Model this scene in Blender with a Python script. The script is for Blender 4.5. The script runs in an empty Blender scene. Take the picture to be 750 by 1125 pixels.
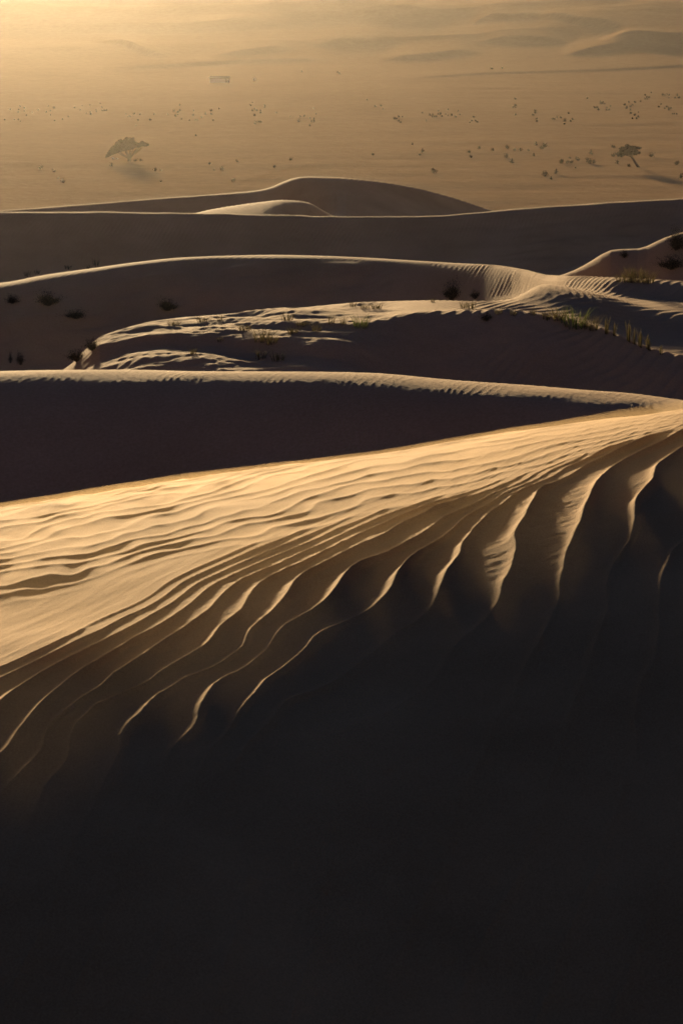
import bpy, math, random
import numpy as np
from mathutils import Vector, Matrix

# ------------------------------------------------------------------ camera, sky, sun, exposure
C = bpy.context.scene
PW, PH = 750.0, 1125.0
FOV = math.radians(24.0)
F = (PH / 2) / math.tan(FOV / 2)
PITCH = math.atan(632.5 / F)
cam_d = bpy.data.cameras.new("camera")
cam = bpy.data.objects.new("camera", cam_d)
C.collection.objects.link(cam)
cam_d.sensor_fit = 'VERTICAL'
cam_d.sensor_height = 36.0
cam_d.angle = FOV
cam_d.clip_start = 0.05
cam_d.clip_end = 12000.0
cam.location = (0, 0, 0)
cam.rotation_euler = (math.pi / 2 - PITCH, 0, 0)
cam_d.dof.use_dof = True
cam_d.dof.focus_distance = 11.0
cam_d.dof.aperture_fstop = 30.0
C.camera = cam

SUN_AZ, SUN_EL = math.radians(-9.0), math.radians(6.2)
w = bpy.data.worlds.new("World")
C.world = w
w.use_nodes = True
nt = w.node_tree
nt.nodes.clear()
sky = nt.nodes.new('ShaderNodeTexSky')
sky.sky_type = 'NISHITA'
sky.sun_disc = False
sky.sun_elevation = SUN_EL
sky.sun_rotation = SUN_AZ % (2 * math.pi)
sky.dust_density = 1.0
bgn = nt.nodes.new('ShaderNodeBackground')
bgn.inputs['Strength'].default_value = 0.018
out = nt.nodes.new('ShaderNodeOutputWorld')
tint = nt.nodes.new('ShaderNodeMix')
tint.data_type = 'RGBA'
tint.blend_type = 'MULTIPLY'
tint.inputs['Factor'].default_value = 1.0
tint.inputs['B'].default_value = (.55, .70, 1.45, 1)
nt.links.new(sky.outputs[0], tint.inputs['A'])
nt.links.new(tint.outputs['Result'], bgn.inputs[0])
nt.links.new(bgn.outputs[0], out.inputs[0])

sd = bpy.data.lights.new("sun", 'SUN')
sd.energy = 5.0
sd.angle = math.radians(2.0)
sd.color = (1.0, 0.75, 0.42)
so = bpy.data.objects.new("sun", sd)
C.collection.objects.link(so)
S = Vector((math.sin(SUN_AZ) * math.cos(SUN_EL), math.cos(SUN_AZ) * math.cos(SUN_EL), math.sin(SUN_EL)))
so.rotation_euler = S.to_track_quat('Z', 'Y').to_euler()
so.location = (-20, 60, 40)

C.view_settings.view_transform = 'Standard'
C.view_settings.look = 'None'
C.view_settings.exposure = 1.25
C.view_settings.gamma = 1.0
C.view_settings.use_curve_mapping = False
C.render.engine = 'CYCLES'
C.cycles.use_denoising = True
C.cycles.max_bounces = 3
C.cycles.diffuse_bounces = 2
C.cycles.volume_bounces = 0
C.cycles.volume_step_rate = 1.0

# ------------------------------------------------------------------ helpers: pixels of the photograph to directions
cP, sP = math.cos(PITCH), math.sin(PITCH)


def pix_dir(px, py):
    xc = (np.asarray(px, float) - PW / 2) / F
    yc = (PH / 2 - np.asarray(py, float)) / F
    return xc, cP + yc * sP, -sP + yc * cP


def az_t(px, py):
    x, y, z = pix_dir(px, py)
    return np.arctan2(x, y), -z / np.hypot(x, y)


def pchip_slopes(x, y):
    h = np.diff(x)
    d = np.diff(y) / h
    m = np.zeros_like(y)
    w1 = 2 * h[1:] + h[:-1]
    w2 = h[1:] + 2 * h[:-1]
    ok = d[1:] * d[:-1] > 0
    with np.errstate(divide='ignore', invalid='ignore'):
        hm = (w1 + w2) / (w1 / d[:-1] + w2 / d[1:])
    m[1:-1] = np.where(ok, hm, 0)
    m[0], m[-1] = d[0], d[-1]
    return m


def curve(pts, x):
    p = np.array(pts, float)
    X, Y = p[:, 0], p[:, 1]
    if len(X) == 1:
        return np.full_like(x, Y[0])
    m = pchip_slopes(X, Y)
    xi = np.clip(x, X[0], X[-1])
    k = np.clip(np.searchsorted(X, xi) - 1, 0, len(X) - 2)
    h = X[k + 1] - X[k]
    t = (xi - X[k]) / h
    return ((2 * t**3 - 3 * t**2 + 1) * Y[k] + (t**3 - 2 * t**2 + t) * h * m[k]
            + (-2 * t**3 + 3 * t**2) * Y[k + 1] + (t**3 - t**2) * h * m[k + 1])


def sstep(x, a, b):
    t = np.clip((x - a) / (b - a), 0, 1)
    return t * t * (3 - 2 * t)


def band(x, a, b, c, d):
    return sstep(x, a, b) * (1 - sstep(x, c, d))


def _h(ix, iy, seed):
    n = (ix.astype(np.int64) * 374761393 + iy.astype(np.int64) * 668265263 + seed * 1442695041) & 0x7fffffff
    n = ((n ^ (n >> 13)) * 1274126177) & 0x7fffffff
    n = n ^ (n >> 16)
    return (n & 0xffff) / 65535.0 * 2 * np.pi


def perlin(x, y, seed=0):
    x0, y0 = np.floor(x), np.floor(y)
    fx, fy = x - x0, y - y0
    u, v = fx**3 * (fx * (fx * 6 - 15) + 10), fy**3 * (fy * (fy * 6 - 15) + 10)
    r = []
    for dx in (0, 1):
        for dy in (0, 1):
            a = _h(x0 + dx, y0 + dy, seed)
            r.append(np.cos(a) * (fx - dx) + np.sin(a) * (fy - dy))
    return ((r[0] * (1 - v) + r[1] * v) * (1 - u) + (r[2] * (1 - v) + r[3] * v) * u) * 1.4


def fbm(x, y, seed=0, o=3):
    s, a = 0, 1.0
    for i in range(o):
        s = s + a * perlin(x * 2**i + 7.3 * i, y * 2**i - 3.1 * i, seed + i)
        a *= 0.5
    return s


def ripple(ph, skew=0.10, sharp=1.15):
    q = ph + skew * np.sin(2 * np.pi * ph) / 1.0
    return 1 - np.abs(np.sin(np.pi * q))**sharp * 1.0 - 0.4


def ripple2(ph, skew, pw):
    """narrow rounded crests over wide troughs"""
    q = ph + skew * np.sin(2 * np.pi * ph)
    s_ = np.sqrt(np.sin(np.pi * q)**2 + .006) - .0775
    return np.clip(1 - s_ / .93, 0, 1)**pw - .25


# ------------------------------------------------------------------ azimuth columns (fine where the picture looks)
DEG = math.radians(1)
fine = np.arange(-10.6, 10.6, 16.2 / 700) * DEG
med = np.full(230, 2.1 * 16.2 / 700)
side = np.concatenate([med, np.geomspace(.06, 3.5, 44)])
side[230:] *= (79.4 - med.sum()) / side[230:].sum()
NS = len(side)
acc = 10.6 + np.cumsum(side)
left = -acc[::-1] * DEG
right = acc * DEG
back = np.linspace(95, 265, 35) * DEG
AZ = np.concatenate([left, fine, right, back])     # -90 .. 90 .. 265
nA = len(AZ)
XS = np.arange(-420, 1171, 10.0)


def ring(f_vals, az_of_x):
    """values along the picture's x turned into values along azimuth, closed smoothly behind the viewer"""
    v = np.interp(AZ, az_of_x, f_vals)
    m = 0.5 * (v[0] + v[nA - len(back) - 1])
    a = np.abs(((AZ + np.pi) % (2 * np.pi)) - np.pi)
    w_ = sstep(a, 25 * DEG, 85 * DEG)
    return v * (1 - w_) + m * w_


def T(pts):
    ys = curve(pts, XS)
    a, t = az_t(XS, ys)
    return ring(t, a)


def V(pts):
    if not isinstance(pts, (list, tuple)):
        return np.full(nA, float(pts))
    v = curve(pts, XS)
    a, _ = az_t(XS, np.full_like(XS, 400))
    return ring(v, a)


class K:                                            # one control curve: distance, height, slope along the line of sight
    def __init__(s, r, z, m=None):
        s.r, s.z, s.m = r, z, m


def at_dist(ypts, r, m='tan'):
    t = T(ypts)
    r = V(r)
    return K(r, -t * r, -t * 0.995 if isinstance(m, str) else (None if m is None else V(m)))


def near_of(k, ypts, s, m=None):                    # nearer than k, joined to it by mean slope s
    t = T(ypts)
    tf = -k.z / k.r
    s = V(s)
    r = k.r * (s + tf) / (s + t)
    return K(r, -t * r, None if m is None else V(m))


def far_of(k, ypts, s, m='tan'):
    t = T(ypts)
    tn = -k.z / k.r
    s = V(s)
    r = k.r * (s + tn) / (s + t)
    return K(r, -t * r, -t * 0.995 if isinstance(m, str) else (None if m is None else V(m)))


def zpt(r, z, m=None):
    r = V(r)
    return K(r, V(z), None if m is None else V(m))


def vis(k, sl, mask):                               # blend of slope choices
    return k


def loft(ks, ns):
    R, Z = [], []
    nk = len(ks)
    r = np.array([k.r for k in ks])
    for i in range(1, nk):
        r[i] = np.maximum(r[i], r[i - 1] + .08)
    z = np.array([k.z for k in ks])
    d = np.diff(z, axis=0) / np.diff(r, axis=0)
    h = np.diff(r, axis=0)
    M = np.zeros_like(z)
    M[0], M[-1] = d[0], d[-1]
    with np.errstate(divide='ignore', invalid='ignore'):
        w1 = 2 * h[1:] + h[:-1]
        w2 = h[1:] + 2 * h[:-1]
        hm = (w1 + w2) / (w1 / d[:-1] + w2 / d[1:])
    M[1:-1] = np.where(d[1:] * d[:-1] > 0, hm, 0)
    for i, k in enumerate(ks):
        if k.m is not None:
            M[i] = k.m
    for i in range(nk - 1):
        n = ns[i]
        for j in range(n + (1 if i == nk - 2 else 0)):
            t = j / n
            R.append(r[i] + h[i] * t)
            Z.append((2 * t**3 - 3 * t**2 + 1) * z[i] + (t**3 - 2 * t**2 + t) * h[i] * M[i]
                     + (-2 * t**3 + 3 * t**2) * z[i + 1] + (t**3 - t**2) * h[i] * M[i + 1])
    return np.array(R), np.array(Z)


# ------------------------------------------------------------------ the control curves of the dunes, near to far
# near dune
ridge = at_dist([(-420, 880), (-200, 800), (0, 722), (200, 652), (400, 588), (600, 515), (750, 465), (900, 420), (1170, 380)],
                [(-420, 3.9), (0, 4.35), (375, 4.9), (750, 5.5), (1170, 6.1)], [(-420, -0.02), (0, -.02), (750, -.03)])
near_sil = far_of(ridge, [(-420, 612), (-200, 588), (0, 559), (100, 543), (200, 527), (300, 514), (375, 505), (500, 487), (600, 470), (680, 458), (750, 449), (900, 415), (1170, 370)],
                  -.095)
face1 = near_of(ridge, [(-420, 1030), (0, 900), (200, 850), (400, 770), (600, 680), (750, 620), (1170, 560)], [(0, .075), (300, .080), (750, .098)], [(0, .14), (750, .17)])
face2 = near_of(face1, [(-420, 1190), (0, 1110), (400, 1060), (750, 1000), (1170, 960)], .24, .33)
face3 = near_of(face2, [(-420, 1400), (375, 1380), (1170, 1380)], .33, .20)
foot = zpt(1.2, -1.72)
zero = zpt(0.15, -1.70)
near_back = K(near_sil.r * 1.25, near_sil.z - near_sil.r * 0.25 * 0.42, None)
# crest 1
c1 = at_dist([(-420, 418), (-200, 410), (0, 407), (100, 407), (200, 407), (300, 408), (400, 411), (500, 417), (600, 425), (680, 432), (750, 441), (900, 462), (1170, 500)],
             [(-420, 27), (0, 27), (750, 24), (1170, 22)])
c1t = near_of(c1, [(-420, 430), (0, 420), (150, 420), (300, 421), (400, 425), (500, 430), (600, 439), (700, 447), (750, 457), (1170, 520)], -.04, .15)
c1f = near_of(c1t, [(-420, 620), (0, 590), (375, 530), (750, 500), (1170, 560)], .42, .42)
c1tr = K(c1f.r - 2.5, c1f.z - 0.75, None)
# hump with grass (2a front, 2 back)
c2a = at_dist([(-420, 520), (0, 445), (60, 422), (80, 408), (115, 378), (180, 362), (250, 360), (330, 357), (400, 350), (430, 346), (470, 343), (560, 341), (600, 345), (650, 358), (700, 378), (750, 392), (900, 430), (1170, 470)],
              36, [(-420, .0), (60, .0), (120, -.02), (300, -.02), (400, -.05), (440, -.155), (1170, -.17)])
c2at = near_of(c2a, [(-420, 540), (0, 470), (80, 425), (115, 392), (180, 380), (250, 382), (330, 380), (400, 358), (430, 351), (470, 347), (560, 344), (600, 347), (650, 360), (700, 381), (750, 395), (1170, 473)],
               [(0, .04), (300, .03), (400, .02), (450, .0), (1170, .0)], [(0, .08), (300, .06), (400, .10), (450, .24), (1170, .25)])
c2f = near_of(c2at, [(-420, 570), (0, 500), (80, 450), (200, 425), (400, 440), (750, 470), (1170, 520)],
              [(0, .16), (200, .11), (300, .10), (370, .12), (450, .33), (1170, .36)], [(0, .16), (300, .13), (380, .15), (450, .3), (1170, .3)])
c2tr = K(c2f.r - 2.0, c2f.z - 0.5, None)
c1b = K(c1.r + 2.0, c1.z - 2.0 * 0.30, None)
c2 = far_of(c2a, [(-420, 500), (0, 425), (60, 411), (75, 403), (95, 383), (115, 369), (180, 351), (250, 345), (330, 338), (400, 332), (480, 330), (520, 331), (560, 330), (600, 322), (660, 332), (700, 342), (750, 350), (1170, 410)],
            [(0, -.07), (350, -.08), (450, -.09), (540, -.07), (600, -.01), (660, -.01), (1170, -.02)], [(-420, -.18), (60, -.175), (120, -.16), (400, -.145), (500, -.14), (545, -.10), (590, .04), (650, .06), (1170, .09)])
c3 = at_dist([(-420, 335), (-200, 322), (0, 311), (50, 302), (100, 295), (150, 288), (200, 283), (250, 281), (300, 280), (350, 281), (400, 283), (450, 286), (500, 289), (540, 291), (580, 297), (600, 302), (650, 304), (700, 306), (750, 309), (900, 320), (1170, 340)],
             [(-420, 62), (0, 60), (375, 58), (480, 55.5), (560, 52), (620, 47), (680, 44.5), (1170, 43.5)])
c3t = near_of(c3, [(-420, 345), (0, 317), (50, 308), (100, 299.7), (150, 292), (200, 286.6), (250, 284.2), (300, 284.5), (350, 285), (400, 286.5), (450, 288.5), (500, 291.5), (540, 294), (580, 301), (600, 308), (650, 309), (700, 310), (750, 313), (1170, 345)], -.03,
              [(0, .15), (530, .15), (590, .0), (640, .03), (680, .15), (1170, .15)])
c3f = near_of(c3t, [(-420, 460), (0, 430), (150, 400), (300, 380), (450, 350), (540, 326), (570, 322), (600, 314), (700, 322), (1170, 360)], [(0, .27), (450, .33), (550, .3), (605, .13), (640, .11), (680, .19), (1170, .19)],
              [(0, .26), (450, .32), (550, .28), (605, .10), (640, .08), (680, .18), (1170, .18)])
tw = V([(0, 0), (510, 0), (600, 1), (1170, 1)])
trr = c2.r + (c3f.r - c2.r) * .55
trz = (c3f.z - 1.1) * (1 - tw) + (c2.z + (c3f.z - c2.z) * .55) * tw
c3tr = K(trr, trz, None)
# mound on the right
cm = K(V([(0, 74), (480, 70), (600, 60.5), (750, 58.5), (1170, 58)]), None, None)
tm = T([(-420, 360), (300, 340), (540, 312), (600, 306), (618, 301.5), (630, 297), (642, 291), (655, 283), (666, 276.5), (675, 274), (690, 273.5), (703, 273), (715, 268), (730, 261), (750, 255), (800, 247), (1170, 230)])
cm.z = -tm * cm.r
cm.m = -tm
cmt = K(cm.r - 0.35, cm.z - 0.0 - 0.012, V(.25))
cmf = near_of(cmt, [(-420, 380), (600, 322), (1170, 330)], .5, .45)
cmtr = K((c3.r + cmf.r) / 2, np.minimum(c3.z - .16 * (cmf.r - c3.r) / 2 - .35, cmf.z - .1), V(.05))
cmb = K(cm.r + 7, cm.z - 7 * 0.26, None)
# crest 4
c4 = at_dist([(-420, 228), (-200, 231), (0, 233), (100, 233), (200, 234), (300, 236), (375, 238), (430, 238), (480, 237), (540, 232), (600, 227), (680, 222), (750, 218), (900, 212), (1170, 205)], 110)
c4t = near_of(c4, [(-420, 230.5), (0, 235.4), (200, 236.2), (300, 238.2), (375, 240), (430, 240), (480, 239), (540, 234.4), (600, 229.6), (680, 224.6), (750, 220.6), (1170, 208)], .0, .3)
c4m = near_of(c4t, [(-420, 255), (375, 258), (540, 250), (750, 240), (1170, 235)], .42, [(0, .42), (540, .3), (750, .27)])
c4f = near_of(c4m, [(-420, 330), (375, 320), (1170, 320)], [(0, .40), (400, .36), (560, .18), (1170, .155)], [(0, .3), (560, .12)])
# crest 5 with inner lit shoulder
c5 = at_dist([(-420, 245), (-200, 238), (0, 231), (100, 224), (180, 217.5), (250, 212.5), (285, 209), (300, 205), (312, 199.5), (324, 195.5), (336, 194), (360, 194.5), (400, 197.5), (440, 203), (480, 212), (510, 221), (540, 231), (600, 245), (1170, 330)],
             [(-420, 150), (0, 152), (300, 148), (340, 146), (540, 155), (1170, 160)])
c5t = near_of(c5, [(-420, 247), (0, 233), (100, 226), (180, 219.5), (250, 215), (285, 212), (300, 208.5), (312, 203), (324, 199), (336, 197), (360, 199), (400, 201), (440, 206), (480, 214.5), (510, 223), (540, 233), (600, 247), (1170, 333)], .0, .28)
pk = at_dist([(-420, 260), (170, 244), (215, 234), (230, 230.5), (260, 225.5), (290, 221.5), (310, 219.5), (335, 222), (350, 230), (365, 242), (380, 256), (400, 270), (460, 285), (1170, 320)],
             133, [(200, -.10), (280, -.08), (315, -.04), (345, .12), (365, .22), (440, .3)])
pkf = near_of(pk, [(-420, 285), (0, 262), (200, 252), (230, 248), (340, 246), (400, 290), (1170, 345)], [(200, .03), (284, .05), (336, .18), (390, .33), (440, .33)], [(200, .03), (300, .05), (350, .25), (390, .3)])
c5f = K((c5t.r * .45 + pk.r * .55), None, None)
wl_ = V([(352, 0), (385, 1), (1170, 1)])
c5f.z = np.minimum(c5t.z - .33 * (c5t.r - c5f.r), pk.z - .10 * (c5f.r - pk.r) - .25) * (1 - wl_) + (pk.z + (c5t.z - pk.z) * (c5f.r - pk.r) / (c5t.r - pk.r)) * wl_
c4b = K((c4.r * .6 + pkf.r * .4), np.minimum(c4.z - .16 * (pkf.r - c4.r) * .4, pkf.z - .8), None)
# valley and far dunes
c5b = K(c5.r + 40, c5.z - 40 * .20, None)
hid = zpt(290, -43.5)
g0 = zpt(370, -46, 0)
g1 = zpt(800, -46.5, .0)
g2 = zpt([(0, 1000), (400, 960), (750, 900)], [(-420, -44.5), (300, -44.5), (750, -44)], [(0, .03), (750, .04)])
g3 = zpt([(0, 1350), (750, 1150)], [(-420, -34), (300, -33), (560, -31), (750, -27.5), (1170, -26)])
g4 = zpt(1900, [(-420, -20), (375, -18), (750, -14)])
g5 = zpt(2600, 6)
g6 = zpt(3300, 18)

AZ2 = AZ[None, :]
aw = np.abs(((AZ2 + np.pi) % (2 * np.pi)) - np.pi)
OUT = sstep(aw, 11 * DEG, 30 * DEG)


def px_of(X, Y, Z):
    """where a point shows in the photograph (used to read control data, not to place by the lens)"""
    f = Y * cP - Z * sP
    f = np.where(f < .01, .01, f)
    u = Y * sP + Z * cP
    return PW / 2 + F * X / f, PH / 2 - F * u / f


def grid_mesh(name, X, Y, Z, wrap=True):
    nr, nc = X.shape
    me = bpy.data.meshes.new(name)
    co = np.stack([X, Y, Z], -1).reshape(-1, 3).astype(np.float32)
    idx = np.arange(nr * nc).reshape(nr, nc)
    nxt = np.roll(idx, -1, axis=1)
    a, b, c_, d = idx[:-1], nxt[:-1], nxt[1:], idx[1:]
    q = np.stack([a, b, c_, d], -1).reshape(-1, 4)[:, ::-1]
    me.vertices.add(len(co))
    me.vertices.foreach_set("co", co.ravel())
    nf = len(q)
    me.loops.add(nf * 4)
    me.loops.foreach_set("vertex_index", q.ravel().astype(np.int32))
    me.polygons.add(nf)
    me.polygons.foreach_set("loop_start", np.arange(0, nf * 4, 4, dtype=np.int32))
    me.polygons.foreach_set("loop_total", np.full(nf, 4, np.int32))
    me.polygons.foreach_set("use_smooth", np.ones(nf, bool))
    me.update(calc_edges=True)
    o = bpy.data.objects.new(name, me)
    C.collection.objects.link(o)
    return o


# ------------------------------------------------------------------ ripple lines of the near dune, read off the photograph
def tps_fit(P, v, lam=1e-4):
    n = len(P)
    d = np.hypot(P[:, None, 0] - P[None, :, 0], P[:, None, 1] - P[None, :, 1])
    Kk = np.where(d > 0, d * d * np.log(d + 1e-12), 0) + lam * np.eye(n)
    A = np.zeros((n + 3, n + 3))
    A[:n, :n] = Kk
    A[:n, n] = 1
    A[:n, n + 1:] = P
    A[n:, :n] = A[:n, n:].T
    return P, np.linalg.solve(A, np.concatenate([v, [0, 0, 0]]))


def tps_eval(fit, X, Y):
    P, w_ = fit
    o = w_[-3] + w_[-2] * X + w_[-1] * Y
    for i in range(len(P)):
        d2 = (X - P[i, 0])**2 + (Y - P[i, 1])**2
        o = o + w_[i] * 0.5 * d2 * np.log(d2 + 1e-12)
    return o


LINES = {
    -1: [(790, 690), (770, 760), (760, 850)],
    0: [(790, 560), (752, 590), (739, 605), (726, 645), (715, 720), (700, 800)],
    1: [(800, 470), (750, 493), (734, 504), (721, 517), (710, 533), (702, 549), (697, 565), (689, 597), (680, 620), (660, 650), (645, 720), (620, 800)],
    2: [(800, 455), (750, 475), (721, 491), (694, 504), (673, 523), (651, 547), (638, 565), (630, 584), (622, 616), (615, 650), (600, 700), (560, 770), (520, 850)],
    3: [(699, 489), (657, 506), (617, 528), (593, 547), (577, 571), (567, 595), (559, 621), (545, 660), (500, 710), (440, 770), (400, 830), (370, 900)],
    4: [(657, 497), (617, 515), (582, 533), (560, 546), (533, 565), (517, 581), (509, 597), (499, 619), (488, 640), (470, 672), (440, 700), (400, 727), (350, 757), (313, 773), (297, 793), (267, 817), (253, 840), (240, 890)],
    5: [(483, 595), (453, 611), (440, 627), (427, 648), (413, 670), (380, 684), (350, 700), (333, 720), (300, 747), (283, 763), (250, 810), (225, 850), (205, 910)],
    6: [(617, 508), (573, 530), (533, 549), (501, 563), (475, 580), (453, 593), (427, 607), (400, 622), (380, 637), (347, 668), (317, 688), (293, 707), (280, 723), (250, 743), (230, 767), (215, 797), (190, 827), (175, 860), (157, 897)],
    7: [(560, 529), (493, 552), (447, 575), (427, 587), (400, 598), (360, 620), (333, 637), (313, 657), (300, 675), (270, 710), (237, 732), (200, 747), (175, 764), (160, 783), (133, 823), (110, 867), (97, 890)],
    8: [(500, 543), (447, 563), (400, 584), (340, 613), (300, 637), (273, 657), (263, 673), (240, 693), (200, 723), (180, 733), (160, 750), (133, 760), (100, 775), (83, 797), (70, 817), (45, 860)],
    9: [(400, 575), (340, 602), (293, 627), (250, 650), (227, 671), (200, 690), (183, 703), (150, 727), (123, 743), (108, 760), (80, 775), (50, 815), (20, 850)],
    10: [(340, 594), (267, 628), (233, 647), (200, 667), (147, 703), (110, 730), (67, 752), (50, 770), (27, 793), (12, 810), (-20, 850)],
    11: [(300, 604), (243, 630), (200, 652), (160, 677), (110, 707), (77, 723), (50, 740), (27, 755), (0, 773), (-30, 800)],
    12: [(250, 620), (200, 641), (167, 663), (113, 690), (87, 703), (50, 722), (0, 746), (-40, 765)],
    13: [(200, 634), (150, 660), (100, 684), (60, 703), (0, 733), (-40, 752)],
    14: [(150, 651), (100, 674), (50, 698), (0, 722), (-40, 740)],
}
UP = {
    0: [(-60, 676), (0, 662), (100, 641), (200, 616), (300, 590), (375, 570), (500, 538), (600, 511), (700, 483), (750, 469), (820, 450)],
    1: [(-60, 655), (0, 642), (100, 622), (200, 597), (300, 572), (375, 553), (500, 526), (600, 502), (700, 476), (750, 464)],
    2: [(-60, 634), (0, 622), (100, 602), (200, 578), (300, 556), (375, 538), (500, 515), (600, 493), (700, 470), (750, 459)],
    3: [(-60, 614), (0, 602), (100, 582), (200, 559), (300, 540), (375, 524), (500, 504), (600, 484), (700, 464), (750, 455)],
    4: [(-60, 596), (0, 584), (100, 563), (200, 543), (300, 526), (375, 513), (500, 494), (600, 476), (700, 459), (750, 451)],
    5: [(-60, 580), (0, 569), (100, 550), (200, 532), (300, 517)],
}


def ground_hit(px, py, Xg, Yg, Zg):
    """the nearest point of a sheet that shows at this place of the picture"""
    ox, oy = px_of(Xg, Yg, Zg)
    d = np.hypot(ox - px, oy - py)
    R_ = np.hypot(Xg, Yg)
    m = d < max(1.6, d.min() * 1.3)
    k = np.argmin(np.where(m, R_, 1e9))
    return np.array([Xg.flat[k], Yg.flat[k], Zg.flat[k]])


def sample_lines(L, Xg, Yg, Zg):
    P, v = [], []
    ox, oy = px_of(Xg, Yg, Zg)
    ox, oy, xx, yy = ox.ravel(), oy.ravel(), Xg.ravel(), Yg.ravel()
    for n, pts in L.items():
        for (a, b) in pts:
            k = np.argmin((ox - a)**2 + (oy - b)**2)
            if (ox[k] - a)**2 + (oy[k] - b)**2 < 60:
                P.append((xx[k], yy[k]))
                v.append(n)
    return np.array(P), np.array(v, float)


# ------------------------------------------------------------------ near dune sheet
R, Z = loft([zero, foot, face3, face2, face1, ridge, near_sil, near_back, c1tr],
            [6, 16, 90, 230, 260, 300, 24, 26])
X, Y = R * np.sin(AZ2), R * np.cos(AZ2)
row_ridge = 6 + 16 + 90 + 230 + 260
row_sil = row_ridge + 300
sub = (slice(22, row_sil, 5), slice(NS - 20, NS + len(fine) + 20, 5))
P, v = sample_lines(LINES, X[sub], Y[sub], Z[sub])
fitA = tps_fit(P, v, 2e-3)
P2, v2 = sample_lines(UP, X[sub], Y[sub], Z[sub])
fitB = tps_fit(P2, v2, 2e-3)


def coarse_eval(fit, X, Y, st=6):
    nr, nc = X.shape
    ri = np.unique(np.append(np.arange(0, nr, st), nr - 1))
    ci = np.unique(np.append(np.arange(0, nc, st), nc - 1))
    g = tps_eval(fit, X[np.ix_(ri, ci)], Y[np.ix_(ri, ci)])
    a = np.empty((len(ri), nc))
    for i in range(len(ri)):
        a[i] = np.interp(np.arange(nc), ci, g[i])
    k = np.clip(np.searchsorted(ri, np.arange(nr), side='right') - 1, 0, len(ri) - 2)
    t = ((np.arange(nr) - ri[k]) / (ri[k + 1] - ri[k]))[:, None]
    return a[k] * (1 - t) + a[k + 1] * t


core = slice(22, row_sil + 10)
ZB = Z.copy()
SPRAY, SPRAY_DENSITY = .022, .24
Xc, Yc = X[core], Y[core]
phA = coarse_eval(fitA, Xc, Yc)
phB = coarse_eval(fitB, Xc, Yc)
wn = 0.10 * fbm(Xc * 5, Yc * 5, 11, 2)
phA = phA + wn
phB = phB + 0.30 * fbm(Xc * 4.5 + 3, Yc * 2.2, 21, 3)


def grad_len(ph):
    """local wavelength of a phase field on the sheet, metres"""
    dr = np.gradient(ph, axis=0) / (np.gradient(R[core], axis=0) + 1e-9)
    dl = np.gradient(ph, axis=1) / (np.gradient(AZ)[None, :] * R[core] + 1e-9)
    return 1 / np.clip(np.hypot(dr, dl), 2.5, 200)


lamA, lamB = grad_len(phA), grad_len(phB)
oxc, oyc = px_of(Xc, Yc, Z[core])
# the smooth wind-polished strip lies between the two sets of ripples
mA = sstep(phA, -14, -9) * (1 - sstep(phA, 12.0, 14.5)) 
mB = sstep(phB, -0.4, 0.7) 
leftw = 1 - sstep(oxc, 120, 420)
mB = mB * (1 - 0.0 * leftw)
mA = mA * (1 - sstep(phB, -0.6, 0.3) * 0.9)
patch = 0.75 + 0.35 * fbm(Xc * 3.1, Yc * 3.1, 5, 2)
yb_ = 870 - .35 * oxc
fadeLow = 0.34 + 0.66 * (1 - sstep(oyc - yb_, -110, 70))
rip = mA * fadeLow * ripple2(phA, .08, 1.45 + .8 * sstep(oxc, 350, 620)) * np.clip(lamA, 0, .14) * (.145 + .012 * sstep(oxc, 350, 620)) * np.clip(.95 + .45 * fbm(Xc * 2.3 + 9, Yc * 2.3, 15, 2), .3, 1.3) * np.clip(patch, .45, 1.2)
rip += mB * (1 - .45 * sstep(oxc, 350, 700)) * ripple(phB * (1.45 + .75 * leftw) + .28 * fbm(Xc * 8, Yc * 5, 77, 2), .08, 1.4) * np.clip(lamB, 0, .16) * 0.040 * (1 - .25 * leftw) * np.clip(patch + .6 * fbm(Xc * 7, Yc * 3, 8, 2), .12, 1.6)
# small secondary feathering between the ripples on the shaded side
rip += 0.0007 * fbm(Xc * 16 + Yc * 6, Yc * 42 - Xc * 20, 31, 3) * sstep(phA, 0, 2) * (1 - sstep(phA, 9, 12))
rip += 0.006 * fbm(Xc * 1.7, Yc * 1.7, 41, 3)
rip += mB * leftw * 0.0050 * fbm(Xc * 9 + 2, Yc * 5, 43, 2)
rip += (1 - mB) * (1 - mA) * .0011 * fbm(Xc * 22 - Yc * 12, Xc * 3 + Yc * 4, 44, 3)
dent = np.exp(-((oxc - 20) / 130)**2 - ((oyc - 668) / 28)**2)
rip -= .010 * dent
edge = np.ones(rip.shape[0])
edge[:40] = np.linspace(0, 1, 40)
edge[-10:] = np.linspace(1, 0, 10)
wave_side = 1 - sstep(aw, 17 * DEG, 23 * DEG)
Z[core] += rip * edge[:, None] * wave_side
Z += OUT * 0.05 * fbm(X * .35, Y * .35, 3, 3) * sstep(R, 1.5, 5) * (1 - sstep(R, 15, 20))
NEAR = (X, Y, Z)
rs = slice(22 + 90 + 130, row_sil + 14, 7)
cs = slice(NS - 200, NS + len(fine) + 200, 8)
Xb, Yb, Zb = X[rs, cs], Y[rs, cs], ZB[rs, cs]
nrb, ncb = Xb.shape
ea = (np.minimum(1, np.arange(nrb) / (nrb * .62))**1.45 * np.minimum(1, .35 + np.arange(nrb)[::-1] / (nrb * .25)))[:, None]
ec = np.minimum(1, np.minimum(np.arange(ncb), np.arange(ncb)[::-1]) / 6)[None, :]
thick = .004 + SPRAY * ea * ec * (1 + .5 * fbm(Xb * 2.5, Yb * 1.2, 99, 3))
vt = np.stack([Xb, Yb, Zb + thick], -1).reshape(-1, 3)
vb = np.stack([Xb, Yb, Zb - .035], -1).reshape(-1, 3)
ib = np.arange(nrb * ncb).reshape(nrb, ncb)
fs = []
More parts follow.
